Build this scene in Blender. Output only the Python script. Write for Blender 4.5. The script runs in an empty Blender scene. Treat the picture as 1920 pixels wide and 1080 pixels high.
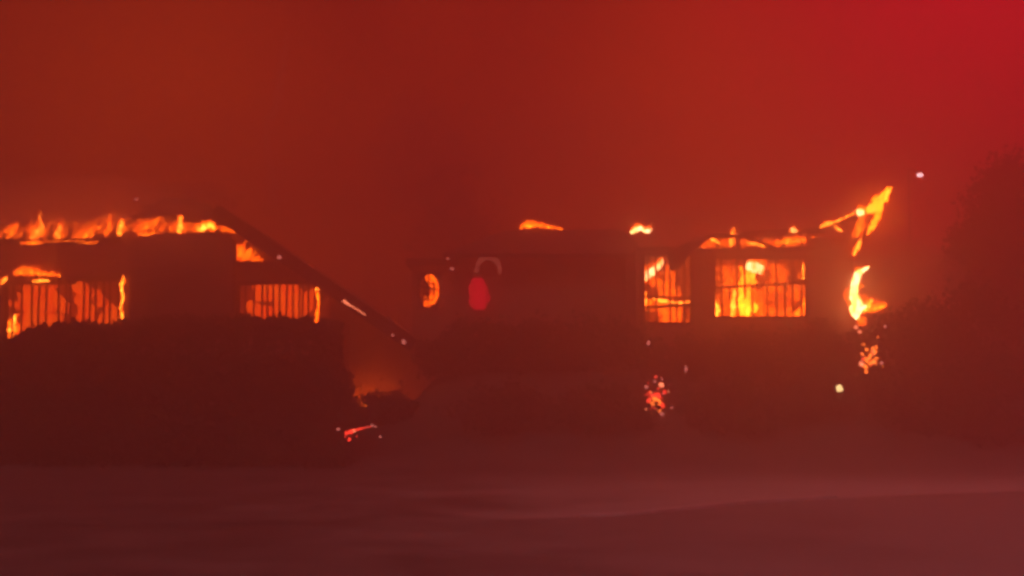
import bpy, bmesh, math, random
import numpy as np
from mathutils import Vector, noise

sc = bpy.context.scene
col = sc.collection
R = math.radians

# ------------------------------------------------------------------ camera
FPX = 2638.0                      # focal length in pixels of the 1920 wide photograph
PITCH = R(3.9)
CAMZ = 1.6
cam = bpy.data.cameras.new('camera')
cam.sensor_width = 36.0
cam.lens = 36.0 * FPX / 1920.0
cam.clip_end = 5000
camo = bpy.data.objects.new('camera', cam)
camo.location = (0, 0, CAMZ)
camo.rotation_euler = (math.pi / 2 + PITCH, 0, 0)
col.objects.link(camo)
sc.camera = camo

# ------------------------------------------------------------------ world: night sky full of smoke glowing from the fire
world = bpy.data.worlds.new('World')
sc.world = world
world.use_nodes = True
wt = world.node_tree
wt.nodes.clear()
wn = wt.nodes.new


def wmath(op, a, b=None, clamp=False):
    n = wn('ShaderNodeMath')
    n.operation = op
    n.use_clamp = clamp
    for i, v in enumerate((a, b)):
        if v is None:
            continue
        if isinstance(v, (int, float)):
            n.inputs[i].default_value = v
        else:
            wt.links.new(v, n.inputs[i])
    return n.outputs[0]


def wmix(f, a, b):
    n = wn('ShaderNodeMix')
    n.data_type = 'RGBA'
    wt.links.new(f, n.inputs[0])
    for i, v in ((6, a), (7, b)):
        if isinstance(v, tuple):
            n.inputs[i].default_value = v + (1,)
        else:
            wt.links.new(v, n.inputs[i])
    return n.outputs[2]


def wstep(v, a, b):
    n = wn('ShaderNodeMapRange')
    n.interpolation_type = 'SMOOTHSTEP'
    wt.links.new(v, n.inputs[0])
    n.inputs[1].default_value = a
    n.inputs[2].default_value = b
    return n.outputs[0]


tc = wn('ShaderNodeTexCoord')
sep = wn('ShaderNodeSeparateXYZ')
wt.links.new(tc.outputs['Generated'], sep.inputs[0])
X, Y_, Z = sep.outputs
nz = wn('ShaderNodeTexNoise')
nz.inputs['Scale'].default_value = 5.5
nz.inputs['Detail'].default_value = 6
nz.inputs['Distortion'].default_value = 0.6
mpw = wn('ShaderNodeMapping')          # smoke drawn out upwards
mpw.inputs['Scale'].default_value = (1.0, 1.0, 0.45)
mpw.inputs['Rotation'].default_value = (0, R(14), 0)
wt.links.new(tc.outputs['Generated'], mpw.inputs['Vector'])
wt.links.new(mpw.outputs[0], nz.inputs['Vector'])
nfac = wstep(nz.outputs[0], 0.30, 0.72)
dark = (0.05, 0.002, 0.0003)
lit = (0.38, 0.029, 0.0005)
c1 = wmix(nfac, dark, lit)
low = wstep(Z, 0.0, 0.45)          # thins out towards the zenith
c2 = wmix(low, c1, (0.19, 0.0085, 0.0008))


# the smoke glows more where it hangs over the two big fires
def over(px, py, r0, r1):
    v = Vector(((px - 960) / FPX, math.cos(PITCH), math.sin(PITCH) + (540 - py) / FPX)).normalized()
    d = wn('ShaderNodeVectorMath')
    d.operation = 'DISTANCE'
    wt.links.new(tc.outputs['Generated'], d.inputs[0])
    d.inputs[1].default_value = v
    return wstep(d.outputs['Value'], r1, r0)


c2 = wmix(wmath('MULTIPLY', over(300, 380, 0.02, 0.22), 0.7), c2, (1.2, 0.10, 0.001))
c2 = wmix(wmath('MULTIPLY', over(1400, 400, 0.02, 0.22), 0.7), c2, (1.3, 0.105, 0.002))
# and turns crimson to the right
crim = wstep(wmath('ADD', X, wmath('MULTIPLY', nz.outputs[0], 0.05)), 0.09, 0.33)
c3 = wmix(crim, c2, (0.88, 0.000, 0.026))
bg = wn('ShaderNodeBackground')
bg.inputs[1].default_value = 1.0
wt.links.new(c3, bg.inputs[0])
wo = wn('ShaderNodeOutputWorld')
wt.links.new(bg.outputs[0], wo.inputs[0])

# ------------------------------------------------------------------ the one distant light: added neutral fill, source unseen, greys the road
sun = bpy.data.lights.new('fill_light', 'SUN')
sun.energy = 0.62
sun.angle = R(12)
sun.color = (0.95, 0.92, 0.95)
suno = bpy.data.objects.new('fill_light', sun)
suno.rotation_euler = (R(42), 0, R(-18))
col.objects.link(suno)

vs = sc.view_settings
sc.display_settings.display_device = 'sRGB'
vs.view_transform = 'Standard'
vs.look = 'None'
vs.exposure = 0.0
vs.gamma = 1.0
vs.use_curve_mapping = False

cy = sc.cycles
cy.use_denoising = True
cy.use_light_tree = False
cy.max_bounces = 5
cy.diffuse_bounces = 2
cy.glossy_bounces = 2
cy.volume_bounces = 1
cy.transparent_max_bounces = 24
cy.sample_clamp_indirect = 4.0
cy.pixel_filter_type = 'BLACKMAN_HARRIS'
cy.filter_width = 3.4             # a soft, hand held phone frame


# ------------------------------------------------------------------ helpers
def P(px, py, Y):
    """the point at depth Y that the photograph shows at pixel (px, py)"""
    x = (px - 960.0) / FPX
    y = (540.0 - py) / FPX
    dy = math.cos(PITCH) - y * math.sin(PITCH)
    dz = math.sin(PITCH) + y * math.cos(PITCH)
    t = Y / dy
    return Vector((x * t, Y, CAMZ + dz * t))


def PX(px, Y):
    return P(px, 560, Y).x


def PZ(py, Y):
    return P(960, py, Y).z


def smooth(a, b, v):
    t = max(0.0, min(1.0, (v - a) / (b - a)))
    return t * t * (3 - 2 * t)


MATS = {}


def new_mat(name):
    m = bpy.data.materials.new(name)
    m.use_nodes = True
    m.node_tree.nodes.clear()
    MATS[name] = m
    return m, m.node_tree.nodes, m.node_tree.links


def surf(name, ca, cb, rough=0.85, scale=4.0, bump=0.3, bscale=30.0, detail=6, spec=0.3, translucent=0.0):
    m, N, L = new_mat(name)
    out = N.new('ShaderNodeOutputMaterial')
    b = N.new('ShaderNodeBsdfPrincipled')
    t = N.new('ShaderNodeTexCoord')
    n1 = N.new('ShaderNodeTexNoise')
    n1.inputs['Scale'].default_value = scale
    n1.inputs['Detail'].default_value = detail
    n1.inputs['Roughness'].default_value = 0.6
    L.new(t.outputs['Object'], n1.inputs['Vector'])
    r = N.new('ShaderNodeValToRGB')
    r.color_ramp.elements[0].position = 0.32
    r.color_ramp.elements[1].position = 0.68
    r.color_ramp.elements[0].color = ca + (1,)
    r.color_ramp.elements[1].color = cb + (1,)
    L.new(n1.outputs[0], r.inputs[0])
    L.new(r.outputs[0], b.inputs['Base Color'])
    b.inputs['Roughness'].default_value = rough
    b.inputs['Specular IOR Level'].default_value = spec
    if bump:
        n2 = N.new('ShaderNodeTexNoise')
        n2.inputs['Scale'].default_value = bscale
        n2.inputs['Detail'].default_value = 5
        L.new(t.outputs['Object'], n2.inputs['Vector'])
        bp = N.new('ShaderNodeBump')
        bp.inputs['Strength'].default_value = bump
        bp.inputs['Distance'].default_value = 0.02
        L.new(n2.outputs[0], bp.inputs['Height'])
        L.new(bp.outputs[0], b.inputs['Normal'])
    L.new(b.outputs[0], out.inputs[0])
    return m


def flame_mat(name, ca, cb, strength, alpha_lo, alpha_hi, scale):
    """burning gas: emission broken up by noise, partly see-through"""
    m, N, L = new_mat(name)
    out = N.new('ShaderNodeOutputMaterial')
    t = N.new('ShaderNodeTexCoord')
    n1 = N.new('ShaderNodeTexNoise')
    n1.inputs['Scale'].default_value = scale
    n1.inputs['Detail'].default_value = 3
    n1.inputs['Distortion'].default_value = 0.8
    mp = N.new('ShaderNodeMapping')
    mp.inputs['Scale'].default_value = (1.0, 1.0, 0.4)
    L.new(t.outputs['Object'], mp.inputs['Vector'])
    L.new(mp.outputs[0], n1.inputs['Vector'])
    r = N.new('ShaderNodeValToRGB')
    r.color_ramp.elements[0].position = 0.35
    r.color_ramp.elements[1].position = 0.65
    r.color_ramp.elements[0].color = ca + (1,)
    r.color_ramp.elements[1].color = cb + (1,)
    L.new(n1.outputs[0], r.inputs[0])
    e = N.new('ShaderNodeEmission')
    e.inputs[1].default_value = strength * 1.45
    L.new(r.outputs[0], e.inputs[0])
    tr = N.new('ShaderNodeBsdfTransparent')
    mr = N.new('ShaderNodeMapRange')
    mr.inputs[1].default_value = 0.33
    mr.inputs[2].default_value = 0.62
    mr.inputs[3].default_value = alpha_lo
    mr.inputs[4].default_value = alpha_hi
    L.new(n1.outputs[0], mr.inputs[0])
    mx = N.new('ShaderNodeMixShader')
    L.new(mr.outputs[0], mx.inputs[0])
    L.new(tr.outputs[0], mx.inputs[1])
    L.new(e.outputs[0], mx.inputs[2])
    L.new(mx.outputs[0], out.inputs[0])
    return m


def glow_mat(name, color, strength):
    m, N, L = new_mat(name)
    out = N.new('ShaderNodeOutputMaterial')
    e = N.new('ShaderNodeEmission')
    e.inputs[0].default_value = color + (1,)
    e.inputs[1].default_value = strength * 1.35
    L.new(e.outputs[0], out.inputs[0])
    return m


surf('stucco', (0.22, 0.10, 0.07), (0.33, 0.16, 0.12), 0.9, 1.3, 0.35, 25)
surf('stucco_sooty', (0.07, 0.045, 0.04), (0.17, 0.10, 0.08), 0.9, 0.9, 0.35, 25)
surf('plaster', (0.42, 0.33, 0.26), (0.58, 0.47, 0.38), 0.9, 1.0, 0.2, 14)
surf('char', (0.012, 0.010, 0.010), (0.05, 0.042, 0.04), 0.8, 9.0, 0.6, 40)
surf('roofing', (0.03, 0.026, 0.026), (0.085, 0.07, 0.065), 0.85, 2.0, 0.5, 22)
surf('iron', (0.02, 0.018, 0.018), (0.05, 0.04, 0.036), 0.55, 14.0, 0.2, 60)
surf('leaf', (0.018, 0.026, 0.012), (0.055, 0.065, 0.025), 0.7, 3.0, 0, 1)
surf('leaf_dry', (0.035, 0.025, 0.014), (0.085, 0.06, 0.03), 0.8, 3.0, 0, 1)
surf('bark', (0.03, 0.022, 0.016), (0.08, 0.06, 0.045), 0.9, 12, 0.6, 30)
surf('asphalt', (0.17, 0.168, 0.168), (0.30, 0.295, 0.295), 0.7, 0.35, 0.35, 45, spec=0.35)
surf('earth', (0.05, 0.042, 0.034), (0.11, 0.092, 0.075), 0.95, 0.6, 0.6, 9)
surf('concrete', (0.16, 0.15, 0.145), (0.28, 0.26, 0.25), 0.85, 2.0, 0.3, 30)
def ground_painted_light(nm, pale, lo):  # light falling on the right side, painted into the paving colour
    """dark paving with light painted in as a paler tone, stronger to the right"""
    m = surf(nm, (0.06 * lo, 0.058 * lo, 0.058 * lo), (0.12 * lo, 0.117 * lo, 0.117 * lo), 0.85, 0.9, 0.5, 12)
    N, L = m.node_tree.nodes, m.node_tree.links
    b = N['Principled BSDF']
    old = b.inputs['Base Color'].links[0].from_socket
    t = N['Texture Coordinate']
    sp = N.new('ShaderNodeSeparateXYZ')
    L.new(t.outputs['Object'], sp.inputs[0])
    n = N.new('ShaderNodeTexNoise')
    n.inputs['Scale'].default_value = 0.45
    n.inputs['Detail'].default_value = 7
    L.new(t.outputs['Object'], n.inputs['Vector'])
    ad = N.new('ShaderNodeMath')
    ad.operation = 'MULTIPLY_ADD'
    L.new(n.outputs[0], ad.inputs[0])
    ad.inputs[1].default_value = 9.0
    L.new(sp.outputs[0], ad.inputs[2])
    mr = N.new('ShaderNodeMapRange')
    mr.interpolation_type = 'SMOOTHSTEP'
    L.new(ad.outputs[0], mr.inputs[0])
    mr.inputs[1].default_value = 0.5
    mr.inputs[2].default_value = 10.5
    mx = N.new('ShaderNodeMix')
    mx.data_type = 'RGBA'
    fd = N.new('ShaderNodeMapRange')          # the painted light fades out towards the bank
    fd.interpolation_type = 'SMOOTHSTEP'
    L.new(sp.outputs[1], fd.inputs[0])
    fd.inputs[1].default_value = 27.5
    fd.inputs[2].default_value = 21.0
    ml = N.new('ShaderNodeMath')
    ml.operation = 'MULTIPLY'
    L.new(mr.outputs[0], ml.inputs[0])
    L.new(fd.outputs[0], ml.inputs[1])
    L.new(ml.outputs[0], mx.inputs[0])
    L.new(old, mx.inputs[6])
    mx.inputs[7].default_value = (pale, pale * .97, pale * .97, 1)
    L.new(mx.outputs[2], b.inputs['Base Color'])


ground_painted_light('concrete_painted_light', 0.44, 1.0)
ground_painted_light('asphalt_painted_light', 0.27, 1.0)
surf('paint', (0.30, 0.29, 0.29), (0.62, 0.60, 0.60), 0.7, 3.5, 0.2, 40)
surf('pale_metal', (0.35, 0.33, 0.32), (0.6, 0.57, 0.55), 0.45, 8, 0.1, 30)
flame_mat('flame_outer', (1.0, 0.055, 0.001), (1.0, 0.11, 0.002), 8.0, 0.0, 0.50, 10.0)
flame_mat('flame_mid', (1.0, 0.07, 0.002), (1.0, 0.17, 0.004), 20.0, 0.0, 0.9, 11.0)
flame_mat('flame_veil', (1.0, 0.065, 0.002), (1.0, 0.12, 0.003), 14.0, 0.0, 0.32, 10.0)
flame_mat('flame_core', (1.0, 0.17, 0.008), (1.0, 0.33, 0.03), 20.0, 0.15, 1.0, 11.0)
flame_mat('flame_white', (1.0, 0.42, 0.06), (1.0, 0.74, 0.34), 11.0, 0.8, 1.0, 7.0)
flame_mat('flame_green', (0.80, 0.42, 0.006), (1.0, 0.60, 0.03), 11.0, 0.4, 1.0, 7.0)
flame_mat('room_fire', (1.0, 0.045, 0.001), (1.0, 0.115, 0.002), 3.4, 0.35, 0.85, 3.5)
flame_mat('room_fire_dull', (1.0, 0.040, 0.001), (1.0, 0.085, 0.002), 2.5, 0.4, 0.9, 2.5)
glow_mat('ember_red', (1.0, 0.04, 0.02), 3.6)
glow_mat('ember_orange', (1.0, 0.16, 0.02), 5.5)
glow_mat('ember_pale', (1.0, 0.22, 0.10), 4.0)
glow_mat('ember_dim', (1.0, 0.24, 0.19), 1.4)
glow_mat('ember_yellow', (1.0, 0.66, 0.26), 3.2)
flame_mat('lamp_red', (1.0, 0.0, 0.02), (1.0, 0.0, 0.025), 1.2, 0.15, 0.5, 5.0)
glow_mat('bracket_painted_light', (1.0, 0.20, 0.14), 0.34)  # pale light on the bracket, put in as weak emission
glow_mat('lamp_white', (1.0, 0.62, 0.66), 12.0)
for k in ('flame_outer', 'flame_veil', 'flame_green', 'ember_red', 'ember_orange', 'ember_pale', 'ember_dim', 'ember_yellow', 'lamp_red', 'lamp_white'):
    MATS[k].cycles.emission_sampling = 'NONE'


def link(name, me, mat, parent=None):
    o = bpy.data.objects.new(name, me)
    if mat:
        me.materials.clear()
        me.materials.append(MATS[mat])
    col.objects.link(o)
    if parent is not None:
        o.parent = parent
        top = parent
        off = Vector(parent.location)
        while top.parent is not None:
            top = top.parent
            off += Vector(top.location)
        me.transform(__import__('mathutils').Matrix.Translation(-off))
    return o


def thing(name, loc, label, cat, group=None):
    o = bpy.data.objects.new(name, None)
    o.empty_display_size = 0.2
    o.location = loc
    col.objects.link(o)
    return tag(o, label, cat, group)


def tag(o, label, cat, group=None):
    o['label'] = label
    o['category'] = cat
    if group:
        o['group'] = group
    return o


def struct(o):
    o['kind'] = 'structure'
    return o


def from_bm(bm, name):
    me = bpy.data.meshes.new(name)
    bmesh.ops.recalc_face_normals(bm, faces=bm.faces)
    bm.to_mesh(me)
    bm.free()
    return me


def bx(bm, x0, x1, y0, y1, z0, z1):
    vs_ = [bm.verts.new((x, y, z)) for x in (x0, x1) for y in (y0, y1) for z in (z0, z1)]
    for f in ((0, 1, 3, 2), (4, 6, 7, 5), (0, 4, 5, 1), (2, 3, 7, 6), (0, 2, 6, 4), (1, 5, 7, 3)):
        bm.faces.new([vs_[i] for i in f])


def boxes(name, lst, mat, parent=None):
    bm = bmesh.new()
    for b in lst:
        bx(bm, *b)
    return link(name, from_bm(bm, name), mat, parent)


def beam(name, a, b, w, h, mat, parent=None, rough_=0.0, seed=0):
    """a timber of section w x h from a to b, a little uneven"""
    a = Vector(a)
    b = Vector(b)
    d = (b - a).normalized()
    ref = Vector((0, 0, 1)) if abs(d.z) < 0.9 else Vector((0, 1, 0))
    s = d.cross(ref).normalized()
    u = s.cross(d).normalized()
    rnd = random.Random(seed + int(abs(a.x) * 100))
    bm = bmesh.new()
    n = 5 if rough_ else 2
    rings = []
    for i in range(n):
        c = a.lerp(b, i / (n - 1))
        k = 1 + rnd.uniform(-rough_, rough_)
        rings.append([bm.verts.new(c + s * sx * w / 2 * k + u * su * h / 2 * k) for sx, su in ((-1, -1), (1, -1), (1, 1), (-1, 1))])
    for i in range(n - 1):
        for j in range(4):
            bm.faces.new((rings[i][j], rings[i][(j + 1) % 4], rings[i + 1][(j + 1) % 4], rings[i + 1][j]))
    bm.faces.new(rings[0][::-1])
    bm.faces.new(rings[-1])
    return link(name, from_bm(bm, name), mat, parent)


def slab(name, pts, thick, mat, parent=None, ragged=0.0, seed=1, cuts=6):
    """a polygonal sheet with thickness (down its normal); its rim can be burnt ragged"""
    rnd = random.Random(seed)
    pts = [Vector(p) for p in pts]
    nrm = Vector((0, 0, 0))
    for i in range(len(pts)):
        nrm += pts[i].cross(pts[(i + 1) % len(pts)])
    nrm.normalize()
    if nrm.z < 0:
        nrm = -nrm
    rim = []
    cen = sum(pts, Vector()) / len(pts)
    for i, p in enumerate(pts):
        q = pts[(i + 1) % len(pts)]
        k = cuts if ragged else 1
        for j in range(k):
            r_ = p.lerp(q, j / k)
            if ragged:
                r_ = r_ + (cen - r_).normalized() * rnd.uniform(-0.3, 1.0) * ragged
            rim.append(r_)
    bm = bmesh.new()
    t = [bm.verts.new(p) for p in rim]
    bo = [bm.verts.new(p - nrm * thick) for p in rim]
    bm.faces.new(t)
    bm.faces.new(bo[::-1])
    for i in range(len(rim)):
        j = (i + 1) % len(rim)
        bm.faces.new((t[i], bo[i], bo[j], t[j]))
    return link(name, from_bm(bm, name), mat, parent)


def tube_mesh(name, spine, seg=9, wob=0.0, seed=0, flat=1.0):
    """closed tapering body round a spine of (Vector, radius)"""
    rnd = random.Random(seed)
    bm = bmesh.new()
    rings = []
    n = len(spine)
    off = rnd.uniform(0, 50)
    for i, (c, r) in enumerate(spine):
        a = spine[max(0, i - 1)][0]
        b = spine[min(n - 1, i + 1)][0]
        d = (b - a)
        d = d.normalized() if d.length > 1e-6 else Vector((0, 0, 1))
        ref = Vector((0, 1, 0)) if abs(d.y) < 0.9 else Vector((1, 0, 0))
        s = d.cross(ref).normalized()
        u = s.cross(d).normalized()
        ring = []
        for k in range(seg):
            an = 2 * math.pi * k / seg
            rr = r * (1 + wob * noise.noise(Vector((math.cos(an) * 1.3, math.sin(an) * 1.3, i * 0.55 + off))))
            ring.append(bm.verts.new(c + s * math.cos(an) * rr + u * math.sin(an) * rr * flat))
        rings.append(ring)
    for i in range(n - 1):
        for k in range(seg):
            f = bm.faces.new((rings[i][k], rings[i][(k + 1) % seg], rings[i + 1][(k + 1) % seg], rings[i + 1][k]))
            f.smooth = True
    bm.faces.new(rings[0][::-1])
    bm.faces.new(rings[-1])
    return from_bm(bm, name)


def resample(pts, n):
    """smooth curve through (px, py, r) key points"""
    k = len(pts)
    out = []
    for i in range(n):
        t = i / (n - 1) * (k - 1)
        j = min(int(t), k - 2)
        f = t - j
        p0, p1, p2, p3 = pts[max(0, j - 1)], pts[j], pts[j + 1], pts[min(k - 1, j + 2)]
        out.append(tuple(0.5 * (2 * p1[c] + (p2[c] - p0[c]) * f + (2 * p0[c] - 5 * p1[c] + 4 * p2[c] - p3[c]) * f * f
                                + (3 * p1[c] - p0[c] - 3 * p2[c] + p3[c]) * f ** 3) for c in range(len(p1))))
    return out


# ------------------------------------------------------------------ terrain
def terrain(x, y):
    edge = 27.6 - 2.6 * smooth(-5, 4, x)                 # the bank starts nearer on the right
    notch = smooth(-5.2, -4.4, x) * (1 - smooth(-2.6, -1.4, x))   # the side passage lies lower
    z = 2.1 * (1 - 0.5 * notch) * smooth(edge, 33.0, y)
    z += 1.9 * smooth(8.0, 15.0, x) * smooth(24, 36, y)   # rise under the trees on the right
    z += 3.5 * smooth(45, 120, y)
    z += 0.06 * noise.noise(Vector((x * 0.5, y * 0.5, 0))) * smooth(24, 27, y)
    return z


xs = sorted(set([-900, -500, -250, -120, -70, -45] + [-30 + i * 0.75 for i in range(81)] + [45, 70, 120, 250, 500, 900]))
ys = sorted(set([-300, -120, -50, -20, 0, 8] + [14 + i * 0.6 for i in range(52)] + [48, 54, 62, 75, 95, 130, 250, 600, 1500]))
bm = bmesh.new()
gv = [[bm.verts.new((x, y, terrain(x, y) - 0.02)) for x in xs] for y in ys]
for j in range(len(ys) - 1):
    for i in range(len(xs) - 1):
        f = bm.faces.new((gv[j][i], gv[j][i + 1], gv[j + 1][i + 1], gv[j + 1][i]))
        f.smooth = True
struct(link('ground', from_bm(bm, 'ground'), 'earth'))


def road_near(x):
    return 3.0


def strip(name, f0, f1, z, mat, parent=None, x0=-60, x1=60, n=80, h=0):
    bm = bmesh.new()
    a = []
    b = []
    for i in range(n + 1):
        x = x0 + (x1 - x0) * i / n
        a.append((x, f0(x)))
        b.append((x, f1(x)))
    if h == 0:
        va = [bm.verts.new((p[0], p[1], z)) for p in a]
        vb = [bm.verts.new((p[0], p[1], z)) for p in b]
        for i in range(n):
            bm.faces.new((va[i], va[i + 1], vb[i + 1], vb[i]))
    else:
        r_ = [[bm.verts.new((p[0], p[1], zz)) for p in q] for q, zz in ((a, z), (a, z + h), (b, z + h), (b, z))]
        for k in range(4):
            for i in range(n):
                bm.faces.new((r_[k][i], r_[k][i + 1], r_[(k + 1) % 4][i + 1], r_[(k + 1) % 4][i]))
        bm.faces.new([r_[k][0] for k in range(4)])
        bm.faces.new([r_[k][n] for k in range(4)][::-1])
    return link(name, from_bm(bm, name), mat, parent)


road = struct(strip('road', road_near, lambda x: 24.5, 0.004, 'asphalt_painted_light'))
# concrete forecourt, light painted in on the right; its lip shows as a faint streak
lip = []
for a, b in ((-1500, 985), (-400, 985), (400, 980), (800, 976), (1130, 966), (1300, 952), (1440, 939), (1680, 928), (1960, 918), (2600, 900)):
    d = P(a, b, 1.0) - Vector((0, 0, CAMZ))
    t = (CAMZ - 0.02) / -d.z
    lip.append((d.x * t, t, 0.0))
lip = resample(lip, 90)
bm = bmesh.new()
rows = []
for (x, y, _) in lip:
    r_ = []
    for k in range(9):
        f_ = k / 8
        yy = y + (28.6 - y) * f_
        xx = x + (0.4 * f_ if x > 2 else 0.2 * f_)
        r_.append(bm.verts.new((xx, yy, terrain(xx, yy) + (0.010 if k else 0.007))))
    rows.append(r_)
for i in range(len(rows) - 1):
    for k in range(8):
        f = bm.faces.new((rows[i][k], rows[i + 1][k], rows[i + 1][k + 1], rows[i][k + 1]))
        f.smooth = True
struct(link('forecourt', from_bm(bm, 'forecourt'), 'concrete_painted_light'))
lip = [q for q in lip if 0.75 < q[0] < 4.6]
bm = bmesh.new()
rows = []
for i, (x, y, _) in enumerate(lip):
    w = 0.05 * max(.15, math.sin(math.pi * (i + .5) / len(lip))) ** .6
    rows.append([bm.verts.new((x, y + dy, z)) for dy, z in ((-w, -.02), (-w, .035), (-w * .4, .045), (w, .045), (w, -.02))])
for i in range(len(rows) - 1):
    for k in range(4):
        bm.faces.new((rows[i][k], rows[i + 1][k], rows[i + 1][k + 1], rows[i][k + 1]))
struct(link('forecourt_kerb', from_bm(bm, 'forecourt_kerb'), 'paint'))

# ------------------------------------------------------------------ left house
YF = 32.0
DEPTH = 6.0


def wall_box(px0, px1, py0, py1, Y0, Y1, ref=None):
    """box whose front face covers the pixel rectangle at depth Y0"""
    return (PX(px0, Y0), PX(px1, Y0), Y0, Y1, PZ(py1, Y0), PZ(py0, Y0))


def at_base(px, Y):
    x = PX(px, Y)
    return Vector((x, Y, terrain(x, Y)))


house = thing('burning_house', at_base(300, YF), 'burning house on the left with barred glowing windows and a long sloping roof', 'house', 'burning houses on the bank')
T = 0.25
Zb = 1.2
xl, x5, x236, x442, x606, x622 = [PX(p, YF) for p in (-260, 6, 236, 442, 606, 622)]
zt = PZ(457, YF)
zl = PZ(490, YF)
z515, z640, z527, z622 = PZ(516, YF), PZ(646, YF), PZ(527, YF), PZ(626, YF)
A = P(408, 384, YF - 0.7)          # top of the long sloping roof, and its foot
Bp = P(776, 634, YF - 0.7)


def under_slope(x):
    return A.z + (Bp.z - A.z) * (x - A.x) / (Bp.x - A.x) - 0.34


def slope_boxes(name, lst, mat, parent):
    """boxes whose tops are cut off under the long sloping roof"""
    out_ = []
    for (x0, x1, y0, y1, z0, z1) in lst:
        n_ = 1 if under_slope(x1) > z1 else 14
        for k in range(n_):
            a, b = x0 + (x1 - x0) * k / n_, x0 + (x1 - x0) * (k + 1) / n_
            zz = min(z1, under_slope(b) + .04)
            if zz > z0 + .02:
                out_.append((a, b, y0, y1, z0, zz))
    return boxes(name, out_, mat, parent)


slope_boxes('wall', [
    (xl, x5, YF, YF + T, Zb, zt),
    (x5, x236, YF, YF + T, Zb, z640),
    (x5, x236, YF, YF + T, z515, zt),
    (x236, x442, YF, YF + T, Zb, zl),
    (x442, x606, YF, YF + T, Zb, z622),
    (x442, x606, YF, YF + T, z527, zl),
    (x606, x622, YF, YF + T, Zb, zl),
    (x622 - T, x622, YF + T, YF + DEPTH, Zb, zl),
    (xl, xl + T, YF + T, YF + DEPTH, Zb, zt),
], 'stucco', house)
# chimney like pier in front of the wall between the windows
xp0, xp1 = PX(241, YF - 0.4), PX(436, YF - 0.4)
bm = bmesh.new()
topz = [(0.0, 452), (0.18, 441), (0.34, 436), (0.5, 441), (0.62, 438), (0.8, 437), (0.93, 440), (1.0, 452)]
tv = []
for f_, py in topz:
    x = xp0 + (xp1 - xp0) * f_
    tv.append([bm.verts.new((x, y, z)) for y, z in ((YF - 0.4, Zb), (YF - 0.4, PZ(py, YF - 0.4)), (YF - 0.003, PZ(py, YF - 0.4)), (YF - 0.003, Zb))])
for i in range(len(tv) - 1):
    for k in range(4):
        bm.faces.new((tv[i][k], tv[i][(k + 1) % 4], tv[i + 1][(k + 1) % 4], tv[i + 1][k]))
bm.faces.new(tv[0])
bm.faces.new(tv[-1][::-1])
link('pier', from_bm(bm, 'pier'), 'stucco_sooty', house)
# rooms behind the windows
yb = YF + DEPTH - T
slope_boxes('rear_wall', [(xl + T + 0.002, x442, yb, yb + T, Zb, zt + 0.25), (x442, x622 - T - 0.002, yb, yb + T, Zb, zt + 0.25)], 'plaster', house)
boxes('room_partition', [(x236 + 0.9, x236 + 1.02, YF + T + 0.002, yb - 0.002, Zb + 0.9, zl - 0.13)], 'plaster', house)
boxes('room_floor', [(xl + T + 0.002, x622 - T - 0.002, YF + T + 0.002, yb - 0.002, Zb + 0.6, Zb + 0.88)], 'char', house)
boxes('ceiling', [(xl + T + 0.002, x236 - 0.6, YF + T + 0.002, yb - 0.002, zt - 0.32, zt - 0.2),
                  (x236 - 0.598, PX(540, YF), YF + T + 0.002, yb - 0.002, zl - 0.12, zl - 0.02)], 'plaster', house)


def barred_window(parent, px0, px1, py0, py1, Y, bars, rails, name='window', fw=0.07, bent=0.0, seed=3, bw=0.042):
    rnd = random.Random(seed)
    x0, x1, z0, z1 = PX(px0, Y), PX(px1, Y), PZ(py1, Y), PZ(py0, Y)
    yy = Y + 0.06
    w = boxes(name, [(x0, x0 + fw, yy, yy + 0.09, z0, z1), (x1 - fw, x1, yy, yy + 0.09, z0, z1),
                     (x0 + fw, x1 - fw, yy, yy + 0.09, z1 - fw, z1), (x0 + fw, x1 - fw, yy, yy + 0.09, z0, z0 + fw)], 'char', parent)
    for b in bars:
        px, top, bot = b if isinstance(b, tuple) else (b, py0, py1)
        xb = PX(px, Y)
        beam('bar', (xb + rnd.uniform(-bent, bent), yy + 0.04, PZ(bot, Y) + 0.01), (xb + rnd.uniform(-bent, bent), yy + 0.04, PZ(top, Y) - 0.01), bw, bw, 'iron', w)
    for (pa, ya, pb, yb_) in rails:
        a = P(pa, ya, Y)
        b = P(pb, yb_, Y)
        a.y = b.y = yy + 0.075
        beam('rail', a, b, 0.03, 0.06, 'iron', w)
    return w


barred_window(house, 6, 236, 516, 646, YF, [22, 38, 58, 70, 85, 107, 122, 130, 154, 166, 178, 192, 205, 219], [(8, 527, 234, 523), (8, 531, 140, 530)], bent=0.02, bw=0.04)
barred_window(house, 442, 606, 527, 626, YF, [458, 475, 491, 500, 511, 523, 536, 549, 561, 566, 578, 590], [(444, 532, 604, 528)], bent=0.015, seed=8, bw=0.04)

# roof: the rear slope still stands, the front slope is burnt down to rafters and one patch
roof_l = thing_roof = link('roof', from_bm(bmesh.new(), 'roof'), None, house)
zr = PZ(402, YF + 2.6)
YR = YF + 2.6
xr1 = PX(436, YR)
me = slab('rear_slope', [(xl, YR, PZ(418, YR)), (PX(60, YR), YR, PZ(411, YR)), (PX(215, YR), YR, PZ(401, YR)), (xr1, YR, PZ(399, YR)), (xr1, YF + DEPTH + 0.4, zt + 0.1), (xl, YF + DEPTH + 0.4, zt - 0.1)], 0.12, 'plaster', roof_l)
slab('front_patch', [P(240, 404, YF + 0.2), P(262, 390, YF + 1.2), P(300, 372, YR), P(345, 370, YR), P(385, 378, YR - 0.3), P(432, 404, YF + 0.6), P(440, 420, YF + .1), P(350, 410, YF + .1), P(300, 398, YF + .3)], 0.10, 'roofing', roof_l, ragged=0.22, seed=5, cuts=5)
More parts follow.
